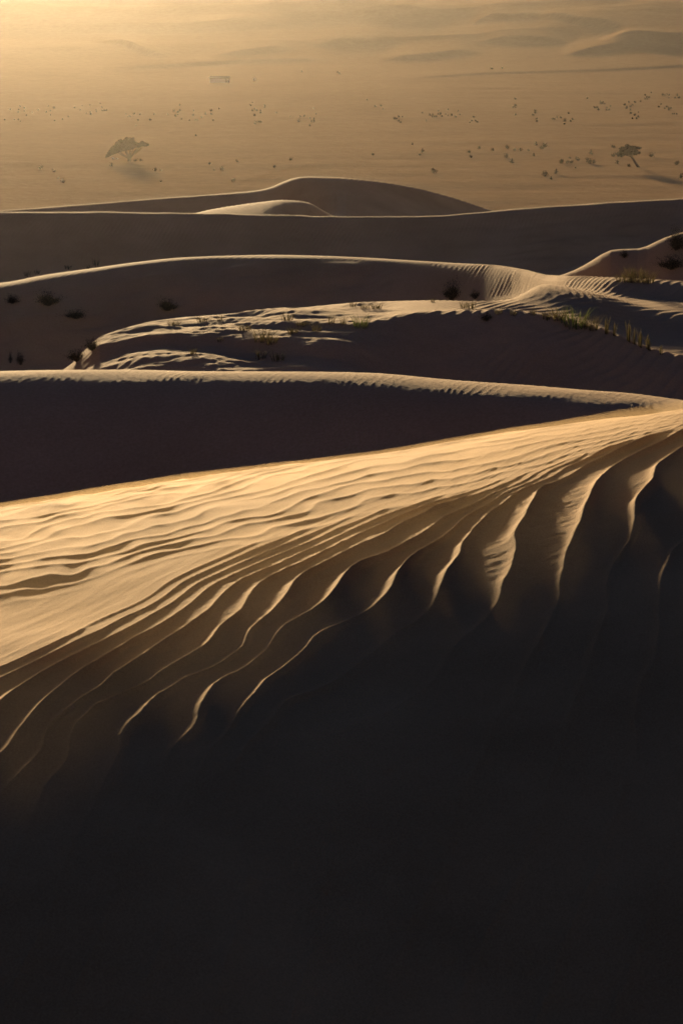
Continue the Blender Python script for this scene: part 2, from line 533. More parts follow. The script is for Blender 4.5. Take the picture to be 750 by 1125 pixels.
for i in range(nrb - 1):
    for j in range(ncb - 1):
        a, b, c_, d = ib[i, j], ib[i, j + 1], ib[i + 1, j + 1], ib[i + 1, j]
        n_ = nrb * ncb
        fs += [(a, b, c_, d), (d + n_, c_ + n_, b + n_, a + n_)]
rim = [ib[0, j] for j in range(ncb)] + [ib[i, -1] for i in range(1, nrb)] + [ib[-1, j] for j in range(ncb - 2, -1, -1)] + [ib[i, 0] for i in range(nrb - 2, 0, -1)]
for a, b in zip(rim, rim[1:] + rim[:1]):
    fs.append((b, a, a + nrb * ncb, b + nrb * ncb))
me = bpy.data.meshes.new("blowing_sand")
me.from_pydata(np.concatenate([vt, vb]).tolist(), [], [tuple(int(q) for q in f) for f in fs])
blow = bpy.data.objects.new("blowing_sand", me)
C.collection.objects.link(blow)
blow['kind'] = 'stuff'
bm_ = bpy.data.materials.new("airborne_sand")
bm_.use_nodes = True
bn = bm_.node_tree.nodes
bn.clear()
bo = bn.new('ShaderNodeOutputMaterial')
bv = bn.new('ShaderNodeVolumePrincipled')
bv.inputs['Color'].default_value = (.95, .68, .38, 1)
bv.inputs['Density'].default_value = SPRAY_DENSITY
bv.inputs['Anisotropy'].default_value = .6
bm_.node_tree.links.new(bv.outputs[0], bo.inputs['Volume'])
me.materials.append(bm_)
dune_near = grid_mesh("near_dune", X, Y, Z)

# ------------------------------------------------------------------ middle dunes sheet
ks = [c1tr, c1f, c1t, c1, c1b, c2tr, c2f, c2at, c2a, c2, c3tr, c3f, c3t, c3, cmtr, cmf, cmt, cm, cmb, c4f, c4m, c4t, c4, c4b, pkf, pk, c5f, c5t, c5, c5b, hid]
for i in range(1, len(ks)):
    gap = ks[i].r - ks[i - 1].r
    if gap.min() < 0.05:
        print("WARN order", i, gap.min(), AZ[gap.argmin()] / DEG)
ns = [10, 60, 60, 10, 10, 14, 60, 40, 60, 22, 40, 50, 36, 8, 12, 40, 8, 8, 12, 50, 40, 24, 10, 10, 16, 12, 40, 20, 8, 14]
R, Z = loft(ks, ns)
X, Y = R * np.sin(AZ2), R * np.cos(AZ2)
ox, oy = px_of(X, Y, Z)
rows = np.cumsum([0] + ns)
rowi = np.arange(R.shape[0])[:, None]


def rib(lam, beta, warp, seed, ws=1.0):
    b = math.radians(beta)
    ph = (X * math.cos(b) - Y * math.sin(b)) / lam + warp * fbm(X * ws, Y * ws, seed, 3)
    return ph


k1 = band(rowi, rows[1] + 2, rows[1] + 20, rows[3] + 8, rows[4])
amp1 = 0.35 + 0.65 * band(rowi, rows[2] - 14, rows[2], rows[3] + 4, rows[3] + 10)
Z += k1 * amp1 * ripple(rib(.095, 14, 1.1, 51, 1.3), .08, 1.2) * .095 * .024 * np.clip(0.7 + 1.0 * fbm(X * 1.1, Y * 1.6, 2, 3), .1, 1.6)
Z += k1 * (.0022 * fbm(X * 16 + Y * 3, Y * 5, 71, 2) + .02 * fbm(X * .45, Y * .8, 72, 2))
k2 = band(rowi, rows[6], rows[6] + 10, rows[13] + 6, rows[14])
lam2 = .17
Z += k2 * ripple(rib(lam2, 32, 1.3, 52, .35), .08, 1.25) * lam2 * (.032 + .10 * sstep(ox, 440, 560)) * np.clip(0.75 + .9 * fbm(X * .5, Y * .5, 4, 2), .1, 1.5)
# grass-held lumps on the hump and on the slope at the left
kh = band(rowi, rows[6], rows[6] + 12, rows[9] - 20, rows[9] - 2) * (1 - sstep(ox, 400, 450)) * sstep(ox, 60, 120)
Z += kh * (.13 * fbm(X * .38 - Y * .12, Y * .55 + X * .3, 61, 2) + (.030) * fbm(X * 1.1 - Y * .3, Y * 2.2 + X * .7, 62, 3))
khr = band(rowi, rows[6], rows[6] + 12, rows[8] - 14, rows[8]) * sstep(ox, 400, 450)
Z += khr * .035 * fbm(X * 1.1, Y * 1.1, 63, 3)
kl = band(rowi, rows[11] - 10, rows[11] + 5, rows[12] - 12, rows[12]) * (1 - sstep(ox, 380, 470))
Z += kl * (.14 * fbm(X * .55, Y * .8, 64, 3))
k4 = band(rowi, rows[19], rows[20], rows[22] + 4, rows[23])
Z += .020 * k4 * fbm(X * .7, Y * .7, 68, 2)
Z += k4 * ripple(rib(.19, 18, .8, 53, .2), .05, 1.3) * .19 * .08
k4p = band(rowi, rows[19], rows[19] + 10, rows[21] - 10, rows[21]) * sstep(ox, 480, 620)
Z += k4p * (.16 * fbm(X * .16, Y * .5, 66, 3) + .03 * fbm(X * .8, Y * 1.6, 67, 2))
k5 = band(rowi, rows[24], rows[25], rows[28] + 4, rows[28] + 8)
Z += k5 * ripple(rib(.26, 18, .6, 54, .2), .05, 1.3) * .26 * .11
Z += OUT * 0.6 * fbm(X * .06, Y * .06, 13, 4) * sstep(R, 26, 40) * (1 - sstep(R, 240, 280))
MID = (X, Y, Z)
dune_mid = grid_mesh("middle_dunes", X, Y, Z)

# ------------------------------------------------------------------ valley floor and far dunes sheet
R, Z = loft([hid, g0, g1, g2, g3, g4, g5, g6], [12, 150, 60, 110, 110, 30, 20])
X, Y = R * np.sin(AZ2), R * np.cos(AZ2)
Z += band(R, 330, 380, 760, 850) * (.22 * fbm(X * .02, Y * .09, 81, 3) + .09 * fbm(X * .035, Y * .22, 82, 3))


def ridged(x, y, seed):
    n = perlin(x, y, seed) + .45 * perlin(x * 2.1, y * 2.1, seed + 1)
    return np.clip(1 - np.abs(n) * 1.5, 0, 1)**1.6


rise = sstep(R, 870, 1250)
Z += rise * (5 * ridged(X * .0035 + .3 * fbm(X * .004, Y * .004, 95, 2), Y * .007 + .001 * X, 91) - 2 + 1.0 * fbm(X * .02, Y * .02, 93, 3))
XP = np.interp(AZ, az_t(XS, np.full_like(XS, 40))[0], XS)[None, :]


def crest(pts, h, wf, wb):
    """one far dune: crest line through these places of the photograph, steep face towards the viewer, gentle back"""
    global Z
    p = np.array(pts, float)
    x0, x1 = p[0, 0], p[-1, 0]
    yc = curve(pts, XP[0])
    _, t = az_t(XP[0], yc)
    rc = 46.5 / t
    for _i in range(8):                       # where the sight line meets the rising ground
        zc = np.array([np.interp(rc[c], R[:, c], Z0[:, c]) for c in range(nA)])
        rc = np.clip(rc * .5 + .5 * (-(zc + h * .8) / t), 600, 3000)
    ker = np.hanning(61)
    rc = np.convolve(np.pad(rc, 30, mode='edge'), ker / ker.sum(), 'valid')
    fall = 30.0 if x1 - x0 < 120 else 60.0
    env = sstep(XP, x0 - fall, x0 + fall * .3) * (1 - sstep(XP, x1 - fall * .3, x1 + fall))
    d = R - rc[None, :] - 6 * fbm(X * .01, Y * .01, 97, 2)
    prof = np.where(d > 0, np.exp(-np.abs(d) / (wb * .7)), np.clip(1 + d / (wf * .7), 0, 1)**1.2)
    Z = Z + env * h * .38 * prof


Z0 = Z.copy()
for pts, h, wf, wb in [
    ([(470, 82), (540, 77), (620, 74.5), (700, 71.5), (780, 67)], 1.3, 8, 90),
    ([(640, 49), (665, 42), (700, 38)], 5, 14, 60),
    ([(685, 27), (720, 24), (790, 25)], 9, 22, 90),
    ([(362, 37), (385, 34), (415, 36)], 6, 14, 70),
    ([(440, 54), (480, 50), (505, 47)], 5, 12, 70),
    ([(545, 34), (575, 32), (605, 34)], 6, 14, 70),
    ([(410, 3), (455, 0)], 8, 20, 90),
    ([(128, 34), (148, 42), (168, 49)], 6, 14, 60),
    ([(-30, 6), (40, 9)], 8, 20, 90),
    ([(255, 51), (305, 45)], 5, 12, 60),
    ([(540, 6), (575, 3)], 7, 18, 80),
    ([(605, 6), (665, 3)], 7, 18, 80),
    ([(150, 68), (260, 62), (330, 60)], 3, 12, 80),
]:
    crest(pts, h, wf, wb)
FARG = (X, Y, Z)
valley = grid_mesh("valley_floor", X, Y, Z)


# ------------------------------------------------------------------ materials
def mat(name):
    m = bpy.data.materials.new(name)
    m.use_nodes = True
    n = m.node_tree.nodes
    return m, n, m.node_tree.links, n['Principled BSDF']


def sand(name, ca, cb, grain_scale, grain_dist, patch_scale, rough=.8, spec=.0):
    m, n, l, p = mat(name)
    tc = n.new('ShaderNodeNewGeometry')
    n1 = n.new('ShaderNodeTexNoise')
    n1.inputs['Scale'].default_value = patch_scale
    n1.inputs['Detail'].default_value = 8
    n1.inputs['Roughness'].default_value = .62
    l.new(tc.outputs['Position'], n1.inputs['Vector'])
    n2 = n.new('ShaderNodeTexNoise')
    n2.inputs['Scale'].default_value = grain_scale
    n2.inputs['Detail'].default_value = 4
    n2.inputs['Roughness'].default_value = .7
    l.new(tc.outputs['Position'], n2.inputs['Vector'])
    mx = n.new('ShaderNodeMix')
    mx.data_type = 'RGBA'
    ad = n.new('ShaderNodeMath')
    ad.operation = 'MULTIPLY_ADD'
    ad.inputs[1].default_value = 1.1
    ad.inputs[2].default_value = -.05
    l.new(n1.outputs[0], ad.inputs[0])
    a2 = n.new('ShaderNodeMath')
    a2.operation = 'MULTIPLY_ADD'
    a2.inputs[1].default_value = 1.3
    l.new(n2.outputs[0], a2.inputs[0])
    a3 = n.new('ShaderNodeMath')
    a3.operation = 'ADD'
    a3.inputs[1].default_value = -.65
    l.new(ad.outputs[0], a3.inputs[0])
    l.new(a3.outputs[0], a2.inputs[2])
    a2.use_clamp = True
    l.new(a2.outputs[0], mx.inputs['Factor'])
    mx.inputs['A'].default_value = (*ca, 1)
    mx.inputs['B'].default_value = (*cb, 1)
    l.new(mx.outputs['Result'], p.inputs['Base Color'])
    bp = n.new('ShaderNodeBump')
    bp.inputs['Strength'].default_value = .8
    bp.inputs['Distance'].default_value = grain_dist
    l.new(n2.outputs[0], bp.inputs['Height'])
    l.new(bp.outputs[0], p.inputs['Normal'])
    p.inputs['Roughness'].default_value = rough
    p.inputs['Specular IOR Level'].default_value = spec
    return m


m_near = sand("sand_near", (.24, .13, .052), (.56, .33, .145), 300, .0022, 2.0, .85, .04)
m_mid = sand("sand_middle", (.29, .175, .09), (.52, .34, .19), 30, .012, .35, .9, .03)
m_far = sand("sand_valley", (.24, .155, .09), (.35, .225, .127), .35, .25, .012, 1.0, .0)
dune_near.data.materials.append(m_near)
dune_mid.data.materials.append(m_mid)
valley.data.materials.append(m_far)
for o in (dune_near, dune_mid, valley):
    o['kind'] = 'structure'


def plain(name, col, rough=.8, var=.35, scale=8.0, trans=0.0):
    m, n, l, p = mat(name)
    nz = n.new('ShaderNodeTexNoise')
    nz.inputs['Scale'].default_value = scale
    tc = n.new('ShaderNodeTexCoord')
    l.new(tc.outputs['Object'], nz.inputs['Vector'])
    mx = n.new('ShaderNodeMix')
    mx.data_type = 'RGBA'
    mx.inputs['A'].default_value = (*[c * (1 - var) for c in col], 1)
    mx.inputs['B'].default_value = (*[min(1, c * (1 + var)) for c in col], 1)
    l.new(nz.outputs[0], mx.inputs['Factor'])
    l.new(mx.outputs['Result'], p.inputs['Base Color'])
    p.inputs['Roughness'].default_value = rough
    p.inputs['Specular IOR Level'].default_value = 0.0
    return m


# ------------------------------------------------------------------ haze
def box(name, lo, hi):
    me = bpy.data.meshes.new(name)
    v = [(x, y, z) for x in (lo[0], hi[0]) for y in (lo[1], hi[1]) for z in (lo[2], hi[2])]
    f = [(0, 1, 3, 2), (4, 6, 7, 5), (0, 4, 5, 1), (2, 3, 7, 6), (0, 2, 6, 4), (1, 5, 7, 3)]
    me.from_pydata(v, [], f)
    o = bpy.data.objects.new(name, me)
    C.collection.objects.link(o)
    return o


haze = box("haze", (-3500, -3500, -56), (3500, 3500, 42))
hm = bpy.data.materials.new("haze_air")
hm.use_nodes = True
hn = hm.node_tree.nodes
hn.clear()
ho = hn.new('ShaderNodeOutputMaterial')
pv = hn.new('ShaderNodeVolumePrincipled')
pv.inputs['Color'].default_value = (1.0, .90, .80, 1)
pv.inputs['Density'].default_value  = .0000265
pv.inputs['Anisotropy'].default_value = .86
hm.node_tree.links.new(pv.outputs[0], ho.inputs['Volume'])
haze.data.materials.append(hm)
haze['kind'] = 'stuff'

#PLANTS
# ------------------------------------------------------------------ plants and the few built things
random.seed(7)
rng = random.Random(11)
SUBM = tuple(a[4::2, NS - 10:NS + len(fine) + 20:2] for a in MID)
PXM = px_of(*SUBM)
RM = np.hypot(SUBM[0], SUBM[1])
SUBF = tuple(a[10::2, NS - 10:NS + len(fine) + 20:2] for a in FARG)
PXF = px_of(*SUBF)
RF = np.hypot(SUBF[0], SUBF[1])


def where(px, py, sub, pxy, rr):
    d = np.hypot(pxy[0] - px, (pxy[1] - py) * 1.5)
    m = d < max(2.2, d.min() * 1.2)
    k = np.argmin(np.where(m, rr, 1e9))
    return Vector((float(sub[0].flat[k]), float(sub[1].flat[k]), float(sub[2].flat[k]))), float(rr.flat[k])


def on_dune(px, py):
    return where(px, py, SUBM, PXM, RM)


def on_plain(px, py):
    return where(px, py, SUBF, PXF, RF)


class MB:
    def __init__(s):
        s.v, s.f = [], []

    def strip(s, pts, wids, side):                  # a tapered blade with a folded cross-section
        b = len(s.v)
        side = side.normalized()
        for p, w_ in zip(pts, wids):
            q = side.cross(Vector((0, 0, 1))) * w_ * .35
            s.v += [p - side * w_, p + q, p + side * w_]
        for i in range(len(pts) - 1):
            a = b + 3 * i
            s.f += [(a, a + 1, a + 4, a + 3), (a + 1, a + 2, a + 5, a + 4)]

    def tube(s, pts, rad, n=6):
        b = len(s.v)
        for i, p in enumerate(pts):
            d = (pts[min(i + 1, len(pts) - 1)] - pts[max(i - 1, 0)]).normalized()
            u = d.orthogonal().normalized()
            w_ = d.cross(u)
            for k in range(n):
                a = 2 * math.pi * k / n
                s.v.append(p + (u * math.cos(a) + w_ * math.sin(a)) * rad[i])
        for i in range(len(pts) - 1):
            for k in range(n):
                a, c = b + i * n + k, b + i * n + (k + 1) % n
                s.f.append((a, c, c + n, a + n))
        s.f.append(tuple(b + k for k in range(n))[::-1])
        s.f.append(tuple(b + (len(pts) - 1) * n + k for k in range(n)))

    def leaf(s, c, size):
        a = Vector((rng.gauss(0, 1), rng.gauss(0, 1), rng.gauss(0, 1))).normalized()
        u = a.orthogonal().normalized() * size
        w_ = a.cross(u).normalized() * size * rng.uniform(.4, .8)
        b = len(s.v)
        s.v += [c - u, c - w_ * .8, c + u, c + w_ * .8]
        s.f.append((b, b + 1, b + 2, b + 3))

    def box(s, lo, hi):
        b = len(s.v)
        s.v += [Vector((x, y, z)) for x in (lo[0], hi[0]) for y in (lo[1], hi[1]) for z in (lo[2], hi[2])]
        s.f += [tuple(b + i for i in f) for f in [(0, 1, 3, 2), (4, 6, 7, 5), (0, 4, 5, 1), (2, 3, 7, 6), (0, 2, 6, 4), (1, 5, 7, 3)]]

    def build(s, name, m, parent=None):
        me = bpy.data.meshes.new(name)
        me.from_pydata([tuple(p) for p in s.v], [], s.f)
        me.materials.append(m)
        o = bpy.data.objects.new(name, me)
        C.collection.objects.link(o)
        o.parent = parent
        return o


def tag(o, label, cat, group=None):
    o['label'], o['category'] = label, cat
    if group:
        o['group'] = group
    return o


def empty(name, loc=(0, 0, 0)):
    o = bpy.data.objects.new(name, None)
    o.empty_display_size = .2
    C.collection.objects.link(o)
    o.location = loc
    return o


def copy_tree(o, parent=None):
    c = o.copy()
    C.collection.objects.link(c)
    if parent is not None:
        c.parent = parent
    for ch in list(o.children):
        copy_tree(ch, c)
    return c


M_bark = plain("bark", (.10, .075, .055), .9)
M_leafd = plain("dark_leaves", (.036, .032, .020), .8, .4, 3)
M_twig = plain("dry_twigs", (.13, .095, .06), .9)
M_grass = plain("dry_grass", (.085, .07, .035), .7)
M_green = plain("green_grass", (.075, .095, .028), .6)
for m_ in (M_grass, M_green):                        # thin blades let light through
    n_, l_ = m_.node_tree.nodes, m_.node_tree.links
    tr_ = n_.new('ShaderNodeBsdfTranslucent')
    tr_.inputs['Color'].default_value = (.13, .15, .04, 1) if m_ is M_green else (.10, .08, .035, 1)
    ms_ = n_.new('ShaderNodeMixShader')
    ms_.inputs[0].default_value = .25
    l_.new(n_['Principled BSDF'].outputs[0], ms_.inputs[1])
    l_.new(tr_.outputs[0], ms_.inputs[2])
    l_.new(ms_.outputs[0], n_['Material Output'].inputs['Surface'])
M_stone = plain("pale_stone", (.55, .48, .38), .9)


def blades(mb, n, h, spread, lean, wd):
    for i in range(n):
        a = rng.uniform(0, 2 * math.pi)
        rr = spread * math.sqrt(rng.random())
        base = Vector((rr * math.cos(a), rr * math.sin(a), -.04))
        hh = h * rng.uniform(.45, 1.0)
        out_ = Vector((math.cos(a), math.sin(a), 0)) * rng.uniform(.0, lean) * hh
        out_ += Vector((rng.gauss(0, .10), rng.gauss(0, .10), 0)) * hh
        pts = [base + out_ * (t * t) + Vector((0, 0, hh + .04)) * (t - .12 * t * t * lean) for t in (0, .3, .6, .85, 1.0)]
        sd_ = Vector((rng.gauss(0, 1), rng.gauss(0, .5), 0))
        if sd_.length < .1:
            sd_ = Vector((1, 0, 0))
        w_ = wd * rng.uniform(.6, 1.2)
        mb.strip(pts, [w_, w_ * .95, w_ * .75, w_ * .45, w_ * .08], sd_)


def make_tuft(n, h, spread, lean, m, wd=.008):
    mb = MB()
    blades(mb, n, h, spread, lean, wd)
    return mb.build('grass_tuft', m)


def make_bush(h, w_, nt, nl, leaf):
    root = empty('desert_shrub')
    tb, lb = MB(), MB()
    for i in range(nt):
        a = rng.uniform(0, 2 * math.pi)
        el = rng.uniform(.25, 1.35)
        L = rng.uniform(.6, 1.0)
        tip = Vector((math.cos(a) * math.cos(el) * w_ * .5, math.sin(a) * math.cos(el) * w_ * .5, math.sin(el) * h)) * L * (1.35 if i % 4 == 0 else .95)
        mid = tip * .5 + Vector((rng.gauss(0, .05), rng.gauss(0, .05), rng.uniform(0, .06))) * w_
        pts = [Vector((0, 0, -.05)), mid * .5, mid, (mid + tip) * .5 + Vector((rng.gauss(0, .03), 0, 0)) * w_, tip]
        tb.tube(pts, [.012 * h * 2, .010 * h * 2, .007 * h * 2, .005 * h * 2, .002 * h * 2], 4)
        for k in range(max(1, nl // nt)):
            t = rng.uniform(.35, 1.05)
            c = (mid * (1 - t) * 2 * t if t < .5 else mid + (tip - mid) * (t * 2 - 1))
            c = c + Vector((rng.gauss(0, .07), rng.gauss(0, .07), rng.gauss(0, .05))) * w_
            if c.z > .0:
                lb.leaf(c, leaf * rng.uniform(.5, 1.2))
    tb.build('twigs', M_twig, root)
    lb.build('foliage', M_leafd, root)
    return root


# --- bushes half buried in the shaded slopes (place in the photograph, width, height in its pixels)
bushA = make_bush(.5, 1.0, 60, 2600, .024)
bushB = make_bush(.5, 1.0, 40, 1300, .026)
first = {id(bushA): True, id(bushB): True}


def put(o, px, py, wpx, hpx, label, cat, group=None, h0=.5, w0=1.0, on=on_dune, sink=0.0):
    if first.get(id(o), False):
        first[id(o)] = False
        c = o
    else:
        c = copy_tree(o)
    p, rr = on(px, py)
    sc = rr * 1.01 / F
    c.location = p - Vector((0, 0, sink * sc * hpx))
    c.scale = (wpx * sc / w0, wpx * sc / w0 * .8, hpx * sc / h0)
    c.rotation_euler = (0, 0, rng.uniform(0, 6.28))
    tag(c, label, cat, group)
    if group is None and 'group' in c.keys():
        del c['group']
    return c


GB = 'dark bushes on the shaded slope behind the grassy hump'
for (a, b, w_, h_, lab) in [
    (55, 336, 30, 14, 'broadest dark bush low on the shaded slope below the second ridge'),
    (92, 326, 16, 9, 'small dark bush just above the broadest bush of the slope'),
    (33, 354, 24, 9, 'flat dark bush on a small sand mound, nearest the edge of the shaded slope'),
    (84, 350, 22, 9, 'flat dark bush on a sand mound between the broad bush and the lit hump'),
    (136, 331, 18, 8, 'low bush alone in the middle of the shaded slope'),
    (184, 340, 20, 12, 'dark bush on the shaded slope just above the lit hump crest'),
    (13, 335, 18, 9, 'dim low bush at the picture edge on the shaded slope'),
    (23, 399, 11, 15, 'upright black bush behind the near ridge, the wider of two together'),
    (11, 399, 6, 14, 'upright black bush behind the near ridge, the narrower of two together'),
    (100, 384, 22, 12, 'dark bush at the foot of the lit hump where its edge curves down'),
    (84, 396, 24, 12, 'dark bush lowest at the foot of the lit hump, beside the near ridge'),
    (252, 312, 20, 17, 'twiggy dark bush with bare stems below the middle of the second ridge'),
    (268, 322, 14, 9, 'small dark bush just below the twiggy bush under the second ridge')]:
    put(bushA if w_ > 15 else bushB, a, b, w_ * (1.35 if h_ < 13 else 1), h_, lab, 'bush', GB)
put(bushA, 496, 328, 24, 19, 'largest rounded dark bush standing at the edge of the rippled saddle', 'bush', 'two bushes at the saddle edge')
put(bushB, 520, 328, 15, 10, 'small dark bush beside the largest rounded bush at the saddle', 'bush', 'two bushes at the saddle edge')
put(bushB, 536, 352, 20, 9, 'low dark shrub on the crest of the dark front hump', 'bush')
put(bushB, 684, 283, 16, 8, 'low black bush on the small mound beyond the rippled saddle', 'bush')
put(bushA, 742, 276, 32, 22, 'large black bush on the tall mound at the picture edge', 'bush')
put(bushA, 736, 296, 34, 14, 'low dark bush under the large black bush on the tall mound', 'bush')

# --- grass
tA = make_tuft(60, .5, .22, .7, M_grass)
tB = make_tuft(26, .5, .14, .5, M_grass, .009)
tC = make_tuft(110, .5, .30, .8, M_green)
tD = make_tuft(12, .5, .05, .25, M_grass, .014)
for t_ in (tA, tB, tC, tD):
    first[id(t_)] = True
put(tC, 630, 357, 34, 25, 'bright green grass clump on the crest of the dark front hump', 'grass', None, .5, .6)
put(tA, 612, 351, 26, 16, 'thin dry grass tuft just beside the bright green clump on the front hump', 'grass', None, .5, .6)
put(tA, 648, 361, 24, 20, 'olive grass tuft between the bright green clump and the row of upright stems', 'grass', None, .5, .6)
GU = 'upright dark grass stems along the front hump crest'
for a, b, h_ in [(666, 366, 17), (673, 369, 13), (689, 374, 19), (697, 377, 15), (704, 380, 16), (711, 382, 14), (714, 384, 11), (726, 388, 9)]:
    put(tD, a, b, 12, h_ * 1.35, 'upright dark grass stems in the row along the front hump crest', 'grass', GU, .5, .3)
GM = 'tall grass in front of the mound'
for a, b, w_, h_ in [(690, 309, 14, 13), (700, 309, 18, 16), (711, 310, 14, 13), (680, 308, 10, 8)]:
    put(tA, a, b, w_ * 1.3, h_ * 1.4, 'tall grass tuft on the thin lit crest in front of the dark mound', 'grass', GM, .5, .6)
GL = 'sparse grass on the lit hump'
for a, b, w_, h_ in [(243, 351, 14, 5), (315, 351, 14, 8), (365, 354, 14, 8), (376, 355, 14, 9), (349, 363, 20, 8), (333, 359, 12, 5),
                     (288, 375, 20, 12), (298, 378, 14, 9), (285, 395, 18, 10), (304, 396, 14, 9), (212, 388, 12, 6), (240, 375, 12, 5),
                     (388, 336, 10, 5), (400, 338, 12, 5), (412, 338, 12, 5), (222, 352, 12, 5), (190, 356, 12, 5), (270, 362, 12, 6), (320, 366, 12, 6)]:
    put(rng.choice([tA, tB]), a, b, w_ * 1.4, h_ * 1.5, 'sparse dry grass tuft on the patchy lit slope of the long hump', 'grass', GL, .5, .6)
put(tC, 398, 359, 20, 17, 'dense dark tuft at the upper edge of the patchy lit slope', 'grass', None, .5, .6)
GS = 'sparse stems at the saddle'
for a, b, w_, h_ in [(508, 338, 14, 7), (518, 338, 14, 8), (474, 331, 8, 4), (548, 344, 16, 6), (566, 346, 14, 6), (585, 347, 14, 7), (600, 350, 14, 8)]:
    put(tB, a, b, w_ * 1.3, h_ * 1.5, 'thin dry stems between the rounded bush and the green clump at the saddle', 'grass', GS, .5, .6)
GC = 'small grass on the second ridge crest'
for a, b, w_, h_ in [(31, 302, 14, 5), (40, 300, 12, 4), (75, 296, 12, 4), (105, 292, 10, 7), (96, 294, 8, 4)]:
    put(tB, a, b, w_ * 1.3, h_ * 1.5, 'tiny dry tuft on the lit crest of the long second ridge', 'grass', GC, .5, .6)

# --- trees on the plain
def limb(mb, pts, r0, r1, n=7):
    k = len(pts) - 1
    P_ = []
    for i in range(k):
        P_ += [pts[i].lerp(pts[i + 1], t) + Vector((rng.gauss(0, .03), rng.gauss(0, .03), 0)) * (0 if i == 0 and t == 0 else 1) for t in (0, .5)]
    P_.append(pts[-1])
    mb.tube(P_, [r0 + (r1 - r0) * i / (len(P_) - 1) for i in range(len(P_))], n)


p, rr = on_plain(142, 176)
u = rr * 1.01 / F                                     # metres of one photograph pixel there


def tv(x, z, y=0.0):
    return Vector((x * u, y * u, z * u))


tree = empty('acacia_tree', p)
tk, cr = MB(), MB()
limb(tk, [tv(0, -1), tv(.5, 4)], .42, .34)
for (x, z, y) in [(-17, 12, 2), (-12, 13, -7), (-6, 14, 6), (-3, 15, -2), (2, 17, 5), (6, 16, -6), (12, 18, 3), (16, 19, -2), (13, 14, 7)]:
    a = tv(.4, rng.uniform(1.5, 4))
    m_ = tv(x * .45, z * .55, y * .45)
    limb(tk, [a, m_, tv(x * .8, z * .85, y * .8), tv(x, z, y)], .22, .06)
    for k in range(4):
        e = tv(x + rng.uniform(-5, 5), z + rng.uniform(0, 3), y + rng.uniform(-4, 4))
        limb(tk, [tv(x * .7, z * .75, y * .7), e], .045, .015, 4)
for i in range(9000):
    a, q = rng.uniform(0, 2 * math.pi), math.sqrt(rng.random())
    x, y = -2 + 23 * q * math.cos(a), 15 * q * math.sin(a)
    edge = math.sqrt(max(0, 1 - q * q))
    lump = perlin(np.array([x * .16 + 9]), np.array([y * .16 + 4]), 5)[0]
    if lump < -.42 and q > .35:
        continue
    base = 15.2 + .20 * x - .011 * (x + 2)**2 * (1 if x < 0 else .35)
    th = 10.5 * edge * (1 + .5 * lump) * (1.0 if x < 6 else .45)
    z = base + rng.uniform(-.25, .9) * th * .95 + 1.2 * lump
    cr.leaf(tv(x, z, y), rng.uniform(.16, .34))
tk.build('trunk', M_bark, tree)
cr.build('crown', M_leafd, tree)
tag(tree, 'flat-topped umbrella acacia with spreading limbs, the larger tree on the hazy plain', 'tree')

p, rr = on_plain(703, 184)
u = rr * 1.01 / F
tree = empty('leaning_tree', p)
tk, cr = MB(), MB()
limb(tk, [tv(0, -1), tv(-4, 5), tv(-8, 11, 1), tv(-11, 14, 1)], .32, .15)
for (x, z, y) in [(-20, 15, 2), (-17, 19, -3), (-12, 22, 3), (-7, 20, -3), (-3, 17, 2), (-15, 13, -4)]:
    limb(tk, [tv(-8, 11, 1), tv((-8 + x) / 2, (11 + z) / 2, y * .6), tv(x, z, y)], .10, .03)
for (cx, cz, cy, ax, az_, n_) in [(-13, 17, 0, 9, 4.2, 1100), (-20, 14, 1, 5, 3, 420), (-6, 16, -1, 6, 2.6, 420), (-9, 20.5, 1, 7, 2.2, 420), (-17, 20, -2, 5, 2.2, 300), (-1.5, 20.5, 0, 4, 1.1, 120), (-1, 15.2, 1, 3, 1.0, 90), (-13, 23, 0, 3, 1.2, 80)]:
    for i in range(n_):
        d = Vector((rng.gauss(0, 1), rng.gauss(0, 1), rng.gauss(0, 1))).normalized() * rng.random()**.45
        cr.leaf(tv(cx + d.x * ax, cz + d.z * az_, cy + d.y * ax), rng.uniform(.14, .30))
tk.build('trunk', M_bark, tree)
cr.build('crown', M_leafd, tree)
tag(tree, 'small tree leaning over on a bare slanting trunk among dark shrubs on the plain', 'tree')

# --- shrubs of the plain
sh = [make_bush(.5, 1.0, 12, 200, .09) for _ in range(3)]
for o in sh:
    first[id(o)] = True
near_sh = [(43, 187, 6), (60, 189, 5), (69, 199, 7), (66, 197, 4), (123, 184, 5), (170, 189, 5), (178, 187, 3), (178, 200, 3), (150, 176, 4), (155, 176, 4),
           (230, 180, 4), (242, 188, 7), (236, 186, 3), (256, 201, 6), (261, 179, 4), (302, 185, 5), (321, 176, 4), (215, 149, 3),
           (410, 171, 4), (464, 168, 5), (460, 170, 4), (477, 189, 7), (515, 167, 4), (518, 175, 4), (527, 163, 4),
           (556, 175, 6), (562, 178, 6), (558, 164, 6), (564, 165, 5), (573, 166, 5), (580, 166, 4), (588, 171, 4), (589, 160, 5), (595, 163, 6), (599, 161, 6),
           (541, 165, 4), (600, 194, 7), (610, 190, 6), (617, 179, 7), (623, 179, 5), (629, 179, 5), (635, 176, 6), (648, 179, 8), (653, 179, 5), (651, 170, 6),
           (674, 162, 5), (673, 171, 6), (678, 181, 5), (690, 163, 4), (691, 182, 4), (715, 172, 6), (744, 181, 6), (626, 173, 3), (633, 184, 3), (453, 159, 3), (607, 198, 4)]
for a, b, w_ in near_sh:
    put(rng.choice(sh), a, b, w_ * 1.3, w_ * .8, 'small dark shrub scattered on the plain level with the two trees', 'shrub', 'shrubs level with the two trees', on=on_plain)
